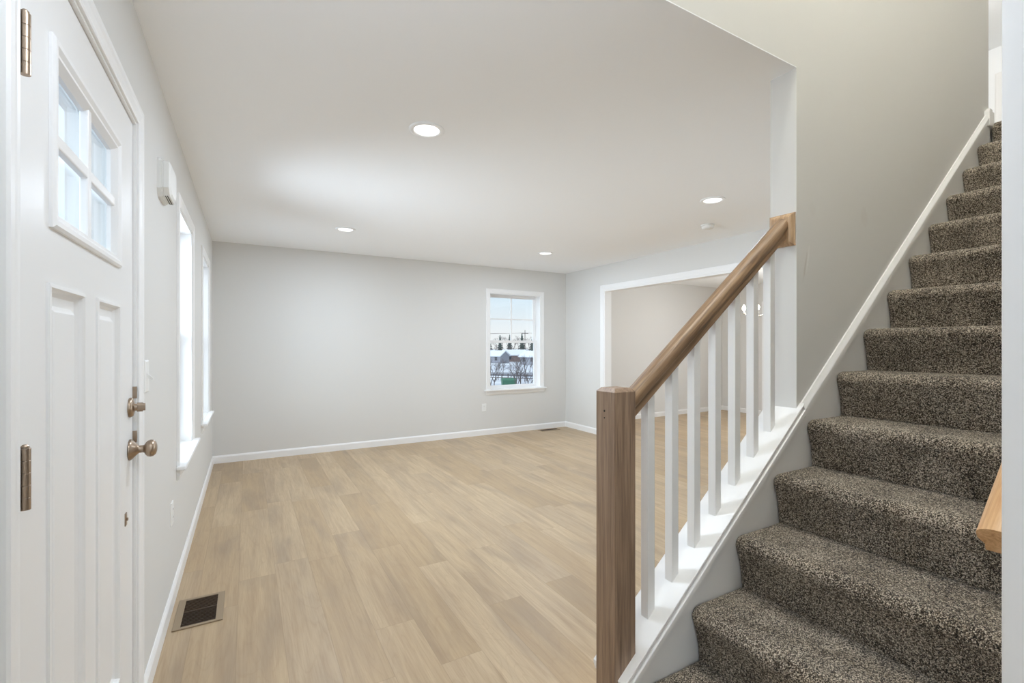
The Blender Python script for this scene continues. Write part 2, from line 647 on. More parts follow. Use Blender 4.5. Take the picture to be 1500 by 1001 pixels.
# upper floor shell
mb = MB(); mb.box(0.55 - 0.1, 8.6, YD, 2.75, C2, C2 + 0.15)
struct(mb.build('ceiling_upper', M_ceil), 'white ceiling over the upper hall', 'ceiling')
struct(wall_boxes('x', 0.45, 0.55, YD2, YS2, F2 - 0.28, C2, []).build('wall_stairwell_front', M_wall), 'upper wall closing the stairwell', 'wall')
struct(wall_boxes('x', 8.45, 8.6, YD2, 2.75, F2, C2, [(1.30, 2.10, F2, F2 + 2.03)]).build('wall_hall_end', M_ceil), 'white end wall of the upper hall', 'wall')
struct(wall_boxes('y', 2.65, 2.75, 4.0, 8.45, F2, C2, []).build('wall_hall_side', M_wall), 'side wall of the upper hall', 'wall')
struct(wall_boxes('x', 4.0, 4.12, YS2, 2.65, F2, C2, []).build('wall_hall_near', M_wall), 'near wall of the upper hall', 'wall')


# ------------------------------------------------------------------ baseboards
def base_profile(mb, p0, p1, n, h=0.085, t=0.013):
    """Baseboard from p0 to p1 on the floor; n = direction into the room."""
    n = Vector((n[0], n[1], 0))
    prof = [(0, 0), (t, 0), (t, h - 0.018), (t * 0.75, h - 0.010), (t * 0.45, h - 0.003), (t * 0.3, h), (0, h)]
    p0 = Vector((p0[0], p0[1], p0[2] if len(p0) > 2 else 0)); p1 = Vector((p1[0], p1[1], p0[2]))
    mb.prism([p0 + n * u + Vector((0, 0, v)) for u, v in prof], p1 - p0)
    return mb


mb = MB(); base_profile(mb, (XL, 2.081), (XL, YB), (1, 0)); base_profile(mb, (XL, 0.26), (XL, 0.999), (1, 0))
struct(mb.build('baseboard_left', M_trim), 'white baseboard under the two tall windows', 'baseboard')
mb = MB(); base_profile(mb, (XL, YB), (XR, YB), (0, -1))
struct(mb.build('baseboard_back', M_trim), 'white baseboard below the window with the snowy view', 'baseboard')
mb = MB(); base_profile(mb, (XR, 5.205), (XR, YB), (-1, 0)); base_profile(mb, (XR, YS2), (XR, 1.93), (-1, 0))
struct(mb.build('baseboard_right', M_trim), 'white baseboard beside the cased opening', 'baseboard')
mb = MB(); base_profile(mb, (XRO, YB), (XK, YB), (0, -1)); base_profile(mb, (XK, 5.24), (XK, YB), (-1, 0))
struct(mb.build('baseboard_kitchen', M_trim), 'white baseboard in the room beyond the opening', 'baseboard')
mb = MB(); base_profile(mb, (1.04, YS2), (XR, YS2), (0, 1))
struct(mb.build('baseboard_stair', M_trim), 'white baseboard behind the stair wall', 'baseboard')


# ------------------------------------------------------------------ casings
def casing_run(mb, pf, pts, w=0.060, t=0.014):
    """Mitred casing along an open polyline of (u,v) points; outside = left of travel. pf(u,v,d)->point, d into the room."""
    prof = [(0, 0), (0, t * 0.55), (0.006, t * 0.7), (0.014, t * 0.62), (w * 0.55, t * 0.8), (w - 0.018, t), (w - 0.004, t), (w, t * 0.7), (w, 0)]
    n = len(pts)
    P = [Vector(p) for p in pts]
    dirs = [(P[i + 1] - P[i]).normalized() for i in range(n - 1)]
    frames = []
    for i in range(n):
        if i == 0:
            off = Vector((-dirs[0].y, dirs[0].x))
        elif i == n - 1:
            off = Vector((-dirs[-1].y, dirs[-1].x))
        else:
            a = Vector((-dirs[i - 1].y, dirs[i - 1].x)); b = Vector((-dirs[i].y, dirs[i].x))
            off = (a + b) / (1 + a.dot(b))
        frames.append(lambda u, v, p=P[i], o=off: Vector(pf(p.x + o.x * u, p.y + o.y * u, v)))
    mb.sweep(prof, frames, smooth=False)
    return mb


# cased opening in the right wall (living-room side: d towards -X)
pfR = lambda u, v, d: (XR - d, u, v)
mb = MB()
casing_run(mb, pfR, [(2.0, 0), (2.0, 2.08), (5.13, 2.08), (5.13, 0)], 0.072)
mb.box(XR - 0.002, XRO + 0.002, 5.112, 5.132, 0, 2.082)
mb.box(XR - 0.002, XRO + 0.002, 1.998, 2.018, 0, 2.082)
mb.box(XR - 0.002, XRO + 0.002, 2.018, 5.112, 2.062, 2.082)
struct(mb.build('trim_1', M_trim), 'white casing around the wide opening in the right wall', 'trim')
# jamb and casing at the near end of the wall beside the stair (opening the viewer looks through)
mb = MB()
for x0, x1 in ((0.896, 0.916), (-0.202, -0.182)):
    mb.box(x0, x1, YD - 0.002, YD2 + 0.002, 0, 2.062)
mb.box(-0.182, 0.896, YD - 0.002, YD2 + 0.002, 2.042, 2.062)
pfF = lambda u, v, d: (u, YD2 + d, v)
casing_run(mb, pfF, [(-0.195, 0), (-0.195, 2.055), (0.902, 2.055), (0.902, 0)], 0.06)
pfD = lambda u, v, d: (u, YD - d, v)
casing_run(mb, pfD, [(-0.195, 0), (-0.195, 2.055), (0.902, 2.055), (0.902, 0)], 0.06)
struct(mb.build('trim_2', M_trim), 'tall white jamb at the edge of the stair opening', 'trim')
# upper landing block + hall door casing
mb = MB()
mb.box(4.045, 4.135, 1.062, YS + 0.001, F2 - 0.045, F2 + 0.055, 0.006)
mb.box(4.075, 4.125, 1.068, YS + 0.001, F2 + 0.05, F2 + 0.075, 0.006)
struct(mb.build('trim_3', M_trim), 'small white block topping the stair skirt', 'trim')


# ------------------------------------------------------------------ windows
def make_window(name, pf, u0, u1, z0, z1, label, depth=0.155, muntin_rows=2):
    """Double-hung window. pf(u, z, d): d>0 into the room, d<0 outwards."""
    root = empty(name, pf((u0 + u1) / 2, z0, 0), label, 'window', kind='structure')

    def bx(mb, a, b, c, d, e, f, bev=0.0):
        p, q = pf(a, c, e), pf(b, d, f)
        mb.box(p[0], q[0], p[1], q[1], p[2], q[2], bev)
    # casing (three sides), stool and apron
    mb = MB()
    casing_run(mb, pf, [(u0 + 0.004, z0), (u0 + 0.004, z1 - 0.004), (u1 - 0.004, z1 - 0.004), (u1 - 0.004, z0)], 0.060)
    mb.build('window_casing', M_trim, root)
    mb = MB()
    bx(mb, u0 - 0.085, u1 + 0.085, z0 - 0.022, z0, 0.045, 0.0, 0.006)
    bx(mb, u0, u1, z0 - 0.022, z0, 0.0, -depth - 0.03, 0.0)
    mb.build('window_sill', M_trim, root)
    mb = MB()
    prof = [(0, 0), (0.009, 0.002), (0.016, 0.02), (0.016, 0.055), (0, 0.055)]
    a, b = u0 - 0.06, u1 + 0.06
    mb.sweep(prof, [lambda d, v, s=s: Vector(pf(s, z0 - 0.022 - 0.055 + v, d)) for s in (a, b)], smooth=False)
    mb.build('apron', M_trim, root)
    # jamb extensions
    mb = MB()
    t = 0.015
    bx(mb, u0, u0 + t, z0, z1, 0.0, -depth - 0.03)
    bx(mb, u1 - t, u1, z0, z1, 0.0, -depth - 0.03)
    bx(mb, u0 + t, u1 - t, z1 - t, z1, 0.0, -depth - 0.03)
    mb.build('window_frame', M_trim, root)
    # sashes
    zm = z0 + (z1 - z0) * 0.495
    a, b = u0 + t, u1 - t

    def sash(nm, s0, s1, dd, rows, cols):
        f = MB()
        w = 0.045
        bx(f, a, a + w, s0, s1, -dd, -dd - 0.03)
        bx(f, b - w, b, s0, s1, -dd, -dd - 0.03)
        bx(f, a + w, b - w, s1 - 0.04, s1, -dd, -dd - 0.03)
        bx(f, a + w, b - w, s0, s0 + (0.05 if rows == 1 else 0.04), -dd, -dd - 0.03)
        for i in range(1, cols):
            c = a + (b - a) * i / cols
            bx(f, c - 0.009, c + 0.009, s0 + 0.03, s1 - 0.03, -dd - 0.006, -dd - 0.024)
        for i in range(1, rows):
            c = s0 + (s1 - s0) * i / rows
            bx(f, a + w, b - w, c - 0.009, c + 0.009, -dd - 0.007, -dd - 0.023)
        so = f.build(nm, M_vinyl, root)
        g = MB()
        bx(g, a + w - 0.004, b - w + 0.004, s0 + 0.035, s1 - 0.035, -dd - 0.013, -dd - 0.017)
        g.build('glass_pane', M_glass, so)
    sash('lower_sash', z0, zm + 0.02, depth - 0.055, 1, 1)
    sash('upper_sash', zm - 0.02, z1 - t, depth - 0.02, muntin_rows, 2)
    return root


pfL = lambda u, v, d: (XL + d, u, v)
pfB = lambda u, v, d: (u, YB - d, v)
pfY = lambda u, v, d: (u, -4.05 + d, v)
make_window('window_1', pfL, 3.13, 3.86, 0.65, 2.07, 'tall window nearer the entry door, glaring with daylight')
make_window('window_2', pfL, 4.67, 5.42, 0.65, 2.07, 'tall window by the far corner of the entry wall')
make_window('window_3', pfB, 3.06, 3.95, 0.65, 2.065, 'white double hung window looking onto a snowy neighbourhood')
make_window('added_window_4', pfL, -2.6, -1.2, 0.65, 2.07, 'added unseen window lighting the room behind the viewpoint, street side')  # invented window, put in to light the room behind the camera
pfK = lambda u, v, d: (XK - d, u, v)
make_window('added_window_6', pfK, 1.60, 3.90, 0.05, 2.07, 'added unseen patio door letting light into the room beyond the opening', 0.12)  # hidden from view, added as a large daylight source
make_window('added_window_5', pfY, 0.9, 2.7, 0.65, 2.07, 'added unseen window lighting the room behind the viewpoint, yard side')  # also invented for light from behind the camera

# ------------------------------------------------------------------ entry door
D0, D1, DT = 1.070, 2.010, 2.050
XF = XL - 0.008      # door face
door = empty('door_1', (XF, (D0 + D1) / 2, 0), 'white entry door with four small panes over two tall panels', 'door', kind='structure')
# slab: face assembled around openings
LY0, LY1, LZ0, LZ1 = 1.262, 1.795, 1.552, 1.900
PA = (1.240, 1.452, 0.30, 1.412)
PB = (1.580, 1.800, 0.30, 1.412)
mb = MB()
slab_holes = [(LY0, LY1, LZ0, LZ1)]
tmp = wall_boxes('x', XF - 0.044, XF - 0.0125, D0, D1, 0.012, DT, slab_holes)
mb.merge(tmp.bm)
tmp = wall_boxes('x', XF - 0.0125, XF, D0, D1, 0.012, DT, [(LY0, LY1, LZ0, LZ1), PA, PB])
mb.merge(tmp.bm)
slab = mb.build('door_slab', M_door, door)
for q in (PA, PB):
    mb = MB()
    pf = lambda u, v, d: (XF + d, u, v)
    y0, y1, z0, z1 = q
    def rr(i, d): return (y0 + i, y1 - i, z0 + i, z1 - i, d)
    mb.rings(pf, [rr(-0.012, 0.0), rr(-0.010, 0.005), rr(-0.003, 0.006), rr(0.001, 0.001), rr(0.004, -0.006), rr(0.011, -0.0115), rr(0.030, -0.0118), rr(0.040, -0.004), rr(0.043, -0.0025), rr(0.048, -0.0022)])
    mb.build('raised_panel', M_door, door, fix=True)
# lite frame, muntins, glass
mb = MB()
for side in (1, -1):
    pass
pf = lambda u, v, d: (XF + d, u, v)
fw = 0.036
def frame_loop(mb, o, prof):
    """Closed mitred frame: o=(u0,u1,v0,v1) outer; prof=(inset, depth)."""
    loops = []
    for i, d in prof:
        loops.append([mb.bm.verts.new(Vector(pf(u, v, d))) for u, v in ((o[0] + i, o[2] + i), (o[1] - i, o[2] + i), (o[1] - i, o[3] - i), (o[0] + i, o[3] - i))])
    n = len(loops)
    for k in range(n):
        a, b = loops[k], loops[(k + 1) % n]
        for i in range(4):
            j = (i + 1) % 4
            mb.bm.faces.new((a[i], a[j], b[j], b[i]))
LO = (1.243, 1.814, 1.534, 1.918)
frame_loop(mb, LO, [(0, -0.001), (0, 0.006), (0.006, 0.010), (0.016, 0.010), (0.024, 0.004), (0.030, 0.004), (0.042, -0.010), (0.042, -0.020), (0.020, -0.020)])
lf = mb.build('lite_frame', M_vinyl, door)
mb = MB()
cy = (LO[0] + LO[1]) / 2; cz = (LO[2] + LO[3]) / 2
def mun(mb, a, b, c, d):
    mb.box(XF - 0.020, XF - 0.002, a, b, c, d, 0.004)
mun(mb, cy - 0.014, cy + 0.014, LO[2] + 0.03, LO[3] - 0.03)
mb.box(XF - 0.0195, XF - 0.0025, LO[0] + 0.03, LO[1] - 0.03, cz - 0.014, cz + 0.014, 0.004)
mb.build('muntin', M_vinyl, door)
mb = MB(); mb.box(XF - 0.026, XF - 0.022, LO[0] + 0.02, LO[1] - 0.02, LO[2] + 0.02, LO[3] - 0.02)
mb.build('glass_pane', M_glass, door)
# jamb and casing
mb = MB()
mb.box(XLO, XL + 0.001, 1.052, 1.067, 0, 2.066)
mb.box(XLO, XL + 0.001, 2.013, 2.028, 0, 2.066)
mb.box(XLO, XL + 0.001, 1.067, 2.013, 2.053, 2.066)
mb.box(XF - 0.075, XF - 0.046, 1.067, 1.080, 0, 2.053)
mb.box(XF - 0.075, XF - 0.046, 2.000, 2.013, 0, 2.053)
mb.box(XF - 0.075, XF - 0.046, 1.080, 2.000, 2.040, 2.053)
mb.build('door_jamb', M_trim, door)
mb = MB()
casing_run(mb, pfL, [(1.059, 0), (1.059, 2.061), (2.021, 2.061), (2.021, 0)], 0.058)
mb.build('door_casing', M_trim, door)
mb = MB(); mb.box(XF - 0.12, XL + 0.004, 1.067, 2.013, 0.0, 0.012, 0.003)
mb.build('threshold', M_nickel, door)
# hinges (upper two in view)
for hz in (1.800, 1.080):
    mb = MB()
    yk, xk = 1.0685, XL + 0.0105
    for i in range(5):
        z0 = hz - 0.051 + i * 0.0204
        mb.lathe([(0.0, 0), (0.0070, 0.0), (0.0074, 0.0004), (0.0074, 0.0197), (0.0070, 0.0201), (0, 0.0201)], (xk, yk, z0), seg=16)
    mb.lathe([(0, 0), (0.0055, 0), (0.0055, 0.003), (0.003, 0.006), (0, 0.0065)], (xk, yk, hz + 0.051), seg=14)
    mb.box(XF - 0.001, XF + 0.004, yk - 0.001, yk + 0.014, hz - 0.050, hz + 0.050)
    mb.build('hinge', M_nickel, door, sharp=35)
# knob
ky, kz = 1.962, 0.955
mb = MB()
mb.lathe([(0, 0), (0.034, 0.0), (0.035, 0.003), (0.031, 0.008), (0.022, 0.016), (0.016, 0.022), (0.0125, 0.026), (0.012, 0.036), (0.014, 0.040), (0.020, 0.043), (0.026, 0.048), (0.0285, 0.056), (0.027, 0.064), (0.021, 0.070), (0.010, 0.0735), (0, 0.074)], (XF, ky, kz), (1, 0, 0), 32)
mb.build('door_knob', M_nickel, door)
mb = MB()
mb.lathe([(0, 0), (0.032, 0.0), (0.0325, 0.004), (0.029, 0.010), (0.018, 0.013), (0.012, 0.014), (0.011, 0.022), (0, 0.022)], (XF, ky, 1.095), (1, 0, 0), 30)
lock = mb.build('deadbolt', M_nickel, door, sharp=50)
mb = MB()
pts = []
for i in range(24):
    a = 2 * math.pi * i / 24
    pts.append((XF + 0.020, ky + 0.0065 * math.cos(a), 1.095 + 0.015 * math.sin(a)))
mb.prism(pts, (0.016, 0, 0), True)
mb.prism([(p_[0] + 0.016, ky + (p_[1] - ky) * 0.85, 1.095 + (p_[2] - 1.095) * 0.8) for p_ in pts], (0.006, 0, 0), True)
mb.build('thumb_turn', M_nickel, lock, sharp=40)
mb = MB()
mb.box(XF - 0.001, XF + 0.003, 1.893, 1.913, 0.725, 0.765, 0.001)
mb.lathe([(0, 0), (0.005, 0), (0.005, 0.004), (0, 0.005)], (XF + 0.003, 1.903, 0.745), (1, 0, 0), 12)
mb.build('chain_plate', M_nickel, door)
# latch strikes on the jamb
for zz in (kz + 0.035, 1.095 + 0.045):
    mb = MB(); mb.box(XL - 0.012, XL + 0.0035, 2.0105, 2.0165, zz - 0.02, zz + 0.02, 0.001)
    mb.build('strike_plate', M_nickel, door)

# ------------------------------------------------------------------ interior doors seen from afar
def panel_door(name, X, y0, y1, z0, h, label):
    r = empty(name, (X, (y0 + y1) / 2, z0), label, 'door', kind='structure')
    f = MB(); f.box(X + 0.02, X + 0.055, y0 + 0.014, y1 - 0.014, z0 + 0.01, z0 + h - 0.012)
    f.build('door_slab', M_door, r)
    w = (y1 - y0 - 0.36) / 2
    for a in (y0 + 0.12, y0 + 0.24 + w):
        for b0, b1 in ((z0 + 0.22, z0 + 0.80), (z0 + 0.95, z0 + h - 0.16)):
            f = MB()
            pfp = lambda u, v, d: (X + 0.02 - d, u, v)
            f.rings(pfp, [(a - .01, a + w + .01, b0 - .01, b1 + .01, 0), (a, a + w, b0, b1, 0.005), (a + .02, a + w - .02, b0 + .02, b1 - .02, 0.001), (a + .03, a + w - .03, b0 + .03, b1 - .03, 0.006)])
            f.build('raised_panel', M_door, r)
    f = MB()
    casing_run(f, lambda u, v, d: (X - d, u, v), [(y0, z0), (y0, z0 + h), (y1, z0 + h), (y1, z0)], 0.066)
    f.box(X, X + 0.13, y0, y0 + 0.014, z0, z0 + h); f.box(X, X + 0.13, y1 - 0.014, y1, z0, z0 + h); f.box(X, X + 0.13, y0, y1, z0 + h - 0.014, z0 + h)
    f.build('door_casing', M_trim, r)
    f = MB()
    f.lathe([(0, 0), (0.03, 0), (0.03, 0.006), (0.012, 0.014), (0.012, 0.035), (0.026, 0.045), (0.026, 0.06), (0, 0.068)], (X + 0.02, y0 + 0.08, z0 + 0.95), (-1, 0, 0), 20)
    f.build('door_knob', M_nickel, r)
    return r
panel_door('door_2', XK, 4.35, 5.16, 0.0, 2.04, 'white door far back in the room beyond the opening')
panel_door('door_3', 8.45, 1.30, 2.10, F2, 2.03, 'white door at the end of the bright upper hall')

# ------------------------------------------------------------------ staircase
stair = empty('staircase', (1.0, 0.65, 0), 'straight staircase carpeted in speckled brown, climbing to the upper floor', 'staircase')
SY0, SY1 = YD2 + 0.001, 1.074
def step_profile(k):
    """Carpet profile in X-Z of step k: from the foot of its riser up over the nosing to the next riser."""
    x, z = nose(k)
    zb = nose(k - 1)[1] if k > 1 else 0.0
    r = 0.030
    pts = []
    foot = (x + 0.036, zb + 0.002)
    top0 = (x + 0.002, z - 0.045)
    n = 26
    for i in range(n):
        t = i / n
        bul = 0.006 * math.sin(math.pi * t)
        pts.append((foot[0] + (top0[0] - foot[0]) * t + bul, foot[1] + (top0[1] - foot[1]) * t))
    for i in range(9):
        a = math.pi - (math.pi / 2) * i / 8
        pts.append((x + r * 1.15 + r * 1.15 * math.cos(a), z - 0.038 + 0.038 * math.sin(a)))
    return pts, (x + r * 1.15, z)

def carpet_step(k, last=False):
    pts, (xe, z) = step_profile(k)
    if last:
        xend = 4.178
    else:
        xend = min(nose(k + 1)[0] + 0.045, 4.136)
    m = 26
    for i in range(1, m + 1):
        pts.append((xe + (xend - xe) * i / m, z - 0.001 * math.sin(math.pi * i / m)))
    ny = 190 if k <= 6 else 120
    bm_ = bmesh.new()
    rnd = random.Random(100 + k)
    rows = []
    # resample the profile evenly
    res = 0.0045 if k <= 6 else 0.007
    P = [Vector((a, 0, b)) for a, b in pts]
    out = [P[0]]
    for a, b in zip(P, P[1:]):
        n = max(1, int(round((b - a).length / res)))
        for i in range(1, n + 1):
            out.append(a.lerp(b, i / n))
    L_ = len(out)
    for i, p in enumerate(out):
        a = out[max(0, i - 1)]; b = out[min(L_ - 1, i + 1)]
        tg = (b - a).normalized()
        nr = Vector((-tg.z, 0, tg.x))
        row = []
        for j in range(ny + 1):
            y = SY0 + (SY1 - SY0) * j / ny
            edge = min(y - SY0, SY1 - y)
            rnd_off = rnd.uniform(-0.0012, 0.0012)
            pull = 0.010 * max(0.0, 1 - edge / 0.018) ** 2      # carpet rolls over at its edge
            q = p + nr * (rnd_off - pull)
            row.append(bm_.verts.new((q.x, y, q.z)))
        rows.append(row)
    for a, b in zip(rows, rows[1:]):
        for j in range(ny):
            f = bm_.faces.new((a[j], a[j + 1], b[j + 1], b[j]))
            f.smooth = True
    # close the body underneath so that a step has depth
    bot = 0.0 if k == 1 else nose(k - 1)[1] - 0.02
    sides = []
    for jj in (0, ny):
        e0 = bm_.verts.new((rows[0][jj].co.x, rows[0][jj].co.y, bot))
        e1 = bm_.verts.new((rows[-1][jj].co.x, rows[-1][jj].co.y, bot))
        loop = [e0] + [r_[jj] for r_ in rows] + [e1]
        bm_.faces.new(loop if jj else loop[::-1])
        sides.append((e0, e1))
    bm_.faces.new((sides[0][1], sides[1][1]) + tuple(rows[-1][::-1]))
    bm_.faces.new((sides[0][0], sides[1][0], sides[1][1], sides[0][1]))
    bm_.faces.new(tuple(rows[0]) + (sides[1][0], sides[0][0]))
    mb = MB(); mb.bm.free(); mb.bm = bm_
    return mb.build('carpeted_step', M_carpet, stair)

for k in range(1, NX + 1):
    carpet_step(k, k == NX)
# hall carpet beyond the top nosing
mb = MB(); mb.box(4.18, 8.45, YD2, YS, F2 - 0.012, F2 - 0.007); mb.box(4.122, 8.45, YS, 2.65, F2 - 0.012, F2 - 0.007)
struct(mb.build('floor_upper', M_carpet), 'brown carpet of the upper hall floor', 'floor')
# skirt board on the balustrade side
def skirt(y0, y1, name):
    mb = MB()
    xs = 0.93
    top = lambda X: zline(X) - 0.012
    xe = 4.10
    low = lambda X: max(0.0, zline(X) - 0.62)
    pts = [(xs, y0, 0.0), (1.55, y0, 0.0), (xe, y0, top(xe) - 0.60), (xe, y0, top(xe)), (xs, y0, top(xs))]
    mb.prism(pts, (0, y1 - y0, 0))
    return mb.build(name, M_trim, stair)
skirt(1.075, YS - 0.0015, 'skirt_board')
# moulding strip along the skirt
def line_frames(xs, ys0):
    a = math.atan(SL)
    ca, sa = math.cos(a), math.sin(a)
    return [(lambda u, v, X=X: Vector((X, YS - u, zline(X) + v))) for X in xs]
mb = MB()
# on the wall : full moulding
prof = [(0.0015, 0.0), (0.008, 0.0), (0.012, -0.008), (0.018, -0.018), (0.021, -0.024), (0.022, -0.030), (0.022, -0.055), (0.020, -0.058), (0.0015, -0.058)]
mb.sweep(prof, line_frames([1.985, 4.075], 0), smooth=False)
# beside the knee wall : lower half of the moulding under the cap
prof2 = [(0.0015, -0.024), (0.009, -0.024), (0.016, -0.026), (0.021, -0.029), (0.022, -0.032), (0.022, -0.050), (0.020, -0.053), (0.0015, -0.053)]
mb.sweep(prof2, line_frames([0.93, 1.985], 0), smooth=False)
mb.build('skirt_moulding', M_trim, stair)

# knee wall cap
mb = MB()
cp = [(-0.128, 0.0), (0.018, 0.0), (0.0195, -0.002), (0.012, -0.012), (0.0075, -0.020), (0.007, -0.0245), (-0.119, -0.0245), (-0.126, -0.014), (-0.128, -0.008)]
mb.sweep(cp, line_frames([1.002, 1.9595], 0), smooth=False)
mb.sweep([(0.0, 0.0), (0.018, 0.0), (0.0195, -0.002), (0.012, -0.012), (0.0075, -0.020), (0.007, -0.0245), (0.0, -0.0245)], line_frames([1.9595, 1.985], 0), smooth=False)
struct(mb.build('trim_4', M_trim), 'sloping white cap on the low wall under the balusters', 'trim')

# ------------------------------------------------------------------ balustrade
YC = 1.142
rail_root = empty('stair_railing', (1.03, YC, 0), 'brown wooden newel post and handrail with seven white balusters', 'railing')
nx0, nx1, ny0, ny1, nt = 0.989, 1.077, YC - 0.044, YC + 0.044, 1.165
mb = MB()
bb = bmesh.new()
lo = [bb.verts.new(v) for v in ((nx0, ny0, 0), (nx1, ny0, 0), (nx1, ny1, 0), (nx0, ny1, 0))]
hi = [bb.verts.new((v.co.x, v.co.y, nt - 0.012)) for v in lo]
c = 0.012
tp = [bb.verts.new(v) for v in ((nx0 + c, ny0 + c, nt), (nx1 - c, ny0 + c, nt), (nx1 - c, ny1 - c, nt), (nx0 + c, ny1 - c, nt))]
bb.faces.new(lo[::-1]); bb.faces.new(tp)
for A, B in ((lo, hi), (hi, tp)):
    for i in range(4):
        j = (i + 1) % 4
        bb.faces.new((A[i], A[j], B[j], B[i]))
vert_e = [e_ for e_ in bb.edges if abs(e_.verts[0].co.z - e_.verts[1].co.z) > 0.5]
bmesh.ops.bevel(bb, geom=vert_e, offset=0.002, segments=2, profile=0.5, affect='EDGES')
mb.merge(bb)
newel = mb.build('newel_post', M_newel, rail_root, (1.033, YC, 0))
mb = MB()
for zz, rr_ in ((1.092, 0.0035), (1.070, 0.0025)):
    mb.lathe([(0, 0), (rr_, 0), (rr_, 0.0008), (0, 0.0009)], (nx0 - 0.0001, YC + 0.003, zz), (-1, 0, 0), 12)
mb.build('filled_nail_hole', M_dark, newel)

def rail_z(X): return 1.096 + (X - 1.077) * 0.797
def rail_prof(w=0.060, h=0.064):
    pts = []
    hw = w / 2
    # rounded bread-loaf top with a finger groove and a narrower foot
    for i in range(13):
        a = math.pi * i / 12
        pts.append((hw * math.cos(a), h * 0.18 + h * 0.36 * math.sin(a)))
    pts += [(-hw, h * 0.02), (-hw * 0.90, -h * 0.10), (-hw * 0.78, -h * 0.17), (-hw * 0.74, -h * 0.26), (-hw * 0.80, -h * 0.34), (-hw * 0.80, -h * 0.5),
            (hw * 0.80, -h * 0.5), (hw * 0.80, -h * 0.34), (hw * 0.74, -h * 0.26), (hw * 0.78, -h * 0.17), (hw * 0.90, -h * 0.10), (hw, h * 0.02)]
    return pts
def rail_mesh(x0, x1, zf, yc, slope, plumb=True, w=0.060, h=0.064):
    mb = MB()
    a = math.atan(slope)
    k = 1 / math.cos(a)
    fr = []
    for X in (x0, x1):
        if plumb:
            fr.append(lambda u, v, X=X: Vector((X, yc + u, zf(X) + v * k)))
        else:
            fr.append(lambda u, v, X=X: Vector((X - v * math.sin(a), yc + u, zf(X) + v * math.cos(a))))
    mb.sweep(rail_prof(w, h), fr, smooth=True)
    return mb
hr = rail_mesh(1.076, 1.945, rail_z, YC, 0.797).build('handrail', M_rail, rail_root, (1.5, YC, rail_z(1.5)))
# rail grain follows the slope: rotate the object frame, keep the mesh where it is
def tilt(o, slope):
    a = -math.atan(slope)
    m = Matrix.Rotation(a, 4, 'Y')
    o.data.transform(m.inverted())
    o.rotation_euler = (0, a, 0)
tilt(hr, 0.797)
for p in hr.data.polygons:
    if len(p.vertices) > 4: p.use_smooth = False
mod = hr.modifiers.new('edge', 'EDGE_SPLIT'); mod.split_angle = R(40)
# wall plate
mb = MB()
y0, y1, z0, z1 = 1.090, 1.196, 1.712, 1.848
pfp = lambda u, v, d: (1.9595 - d, u, v)
mb.rings(pfp, [(y0, y1, z0, z1, 0.0), (y0, y1, z0, z1, 0.006), (y0 + .004, y1 - .004, z0 + .004, z1 - .004, 0.007), (y0 + .006, y1 - .006, z0 + .006, z1 - .006, 0.011), (y0 + .012, y1 - .012, z0 + .012, z1 - .012, 0.016), (y0 + .018, y1 - .018, z0 + .018, z1 - .018, 0.018)])
mb.build('rail_plate', M_rose, rail_root)
# balusters
bx_list = [1.160, 1.275, 1.389, 1.504, 1.619, 1.734, 1.845]
for i, X in enumerate(bx_list):
    x0, x1 = X, X + 0.032
    h0, h1 = zline(x0) - 0.004, zline(x1) - 0.004
    a = math.atan(0.797)
    t0, t1 = rail_z(x0) - 0.032 / math.cos(a) + 0.012, rail_z(x1) - 0.032 / math.cos(a) + 0.012
    bb = bmesh.new()
    y0, y1 = YC - 0.016, YC + 0.016
    v = [bb.verts.new(q) for q in ((x0, y0, h0), (x1, y0, h1), (x1, y1, h1), (x0, y1, h0), (x0, y0, t0), (x1, y0, t1), (x1, y1, t1), (x0, y1, t0))]
    for q in ((0, 3, 2, 1), (4, 5, 6, 7), (0, 1, 5, 4), (1, 2, 6, 5), (2, 3, 7, 6), (3, 0, 4, 7)):
        bb.faces.new([v[w_] for w_ in q])
    bmesh.ops.bevel(bb, geom=[e_ for e_ in bb.edges if abs(e_.verts[0].co.z - e_.verts[1].co.z) > 0.3], offset=0.0015, segments=2, profile=0.5, affect='EDGES')
    mb = MB(); mb.merge(bb)
    mb.build('baluster', M_trim, rail_root)

# ------------------------------------------------------------------ wall handrail on the near side
wr = empty('wall_handrail', (1.2, 0.30, 0.0), 'light oak handrail end poking out behind the white jamb', 'handrail')
wz = lambda X: 0.945 + (X - 1.16) * SL
ho = rail_mesh(1.165, 4.0, wz, 0.292, SL, False, 0.060, 0.064).build('rail', M_oak, wr, (1.3, 0.292, wz(1.3)))
tilt(ho, SL)
mod = ho.modifiers.new('edge', 'EDGE_SPLIT'); mod.split_angle = R(40)
for X in (1.60, 2.6, 3.7):
    mb = MB()
    mb.lathe([(0, 0), (0.028, 0), (0.028, 0.004), (0.012, 0.008), (0, 0.008)], (X, YD2, wz(X) - 0.10), (0, 1, 0), 18)
    mb.tube((X, YD2 + 0.005, wz(X) - 0.10), (X, 0.285, wz(X) - 0.085), 0.006)
    mb.tube((X, 0.285, wz(X) - 0.088), (X, 0.292, wz(X) - 0.048), 0.006)
    mb.build('bracket', M_nickel, wr)

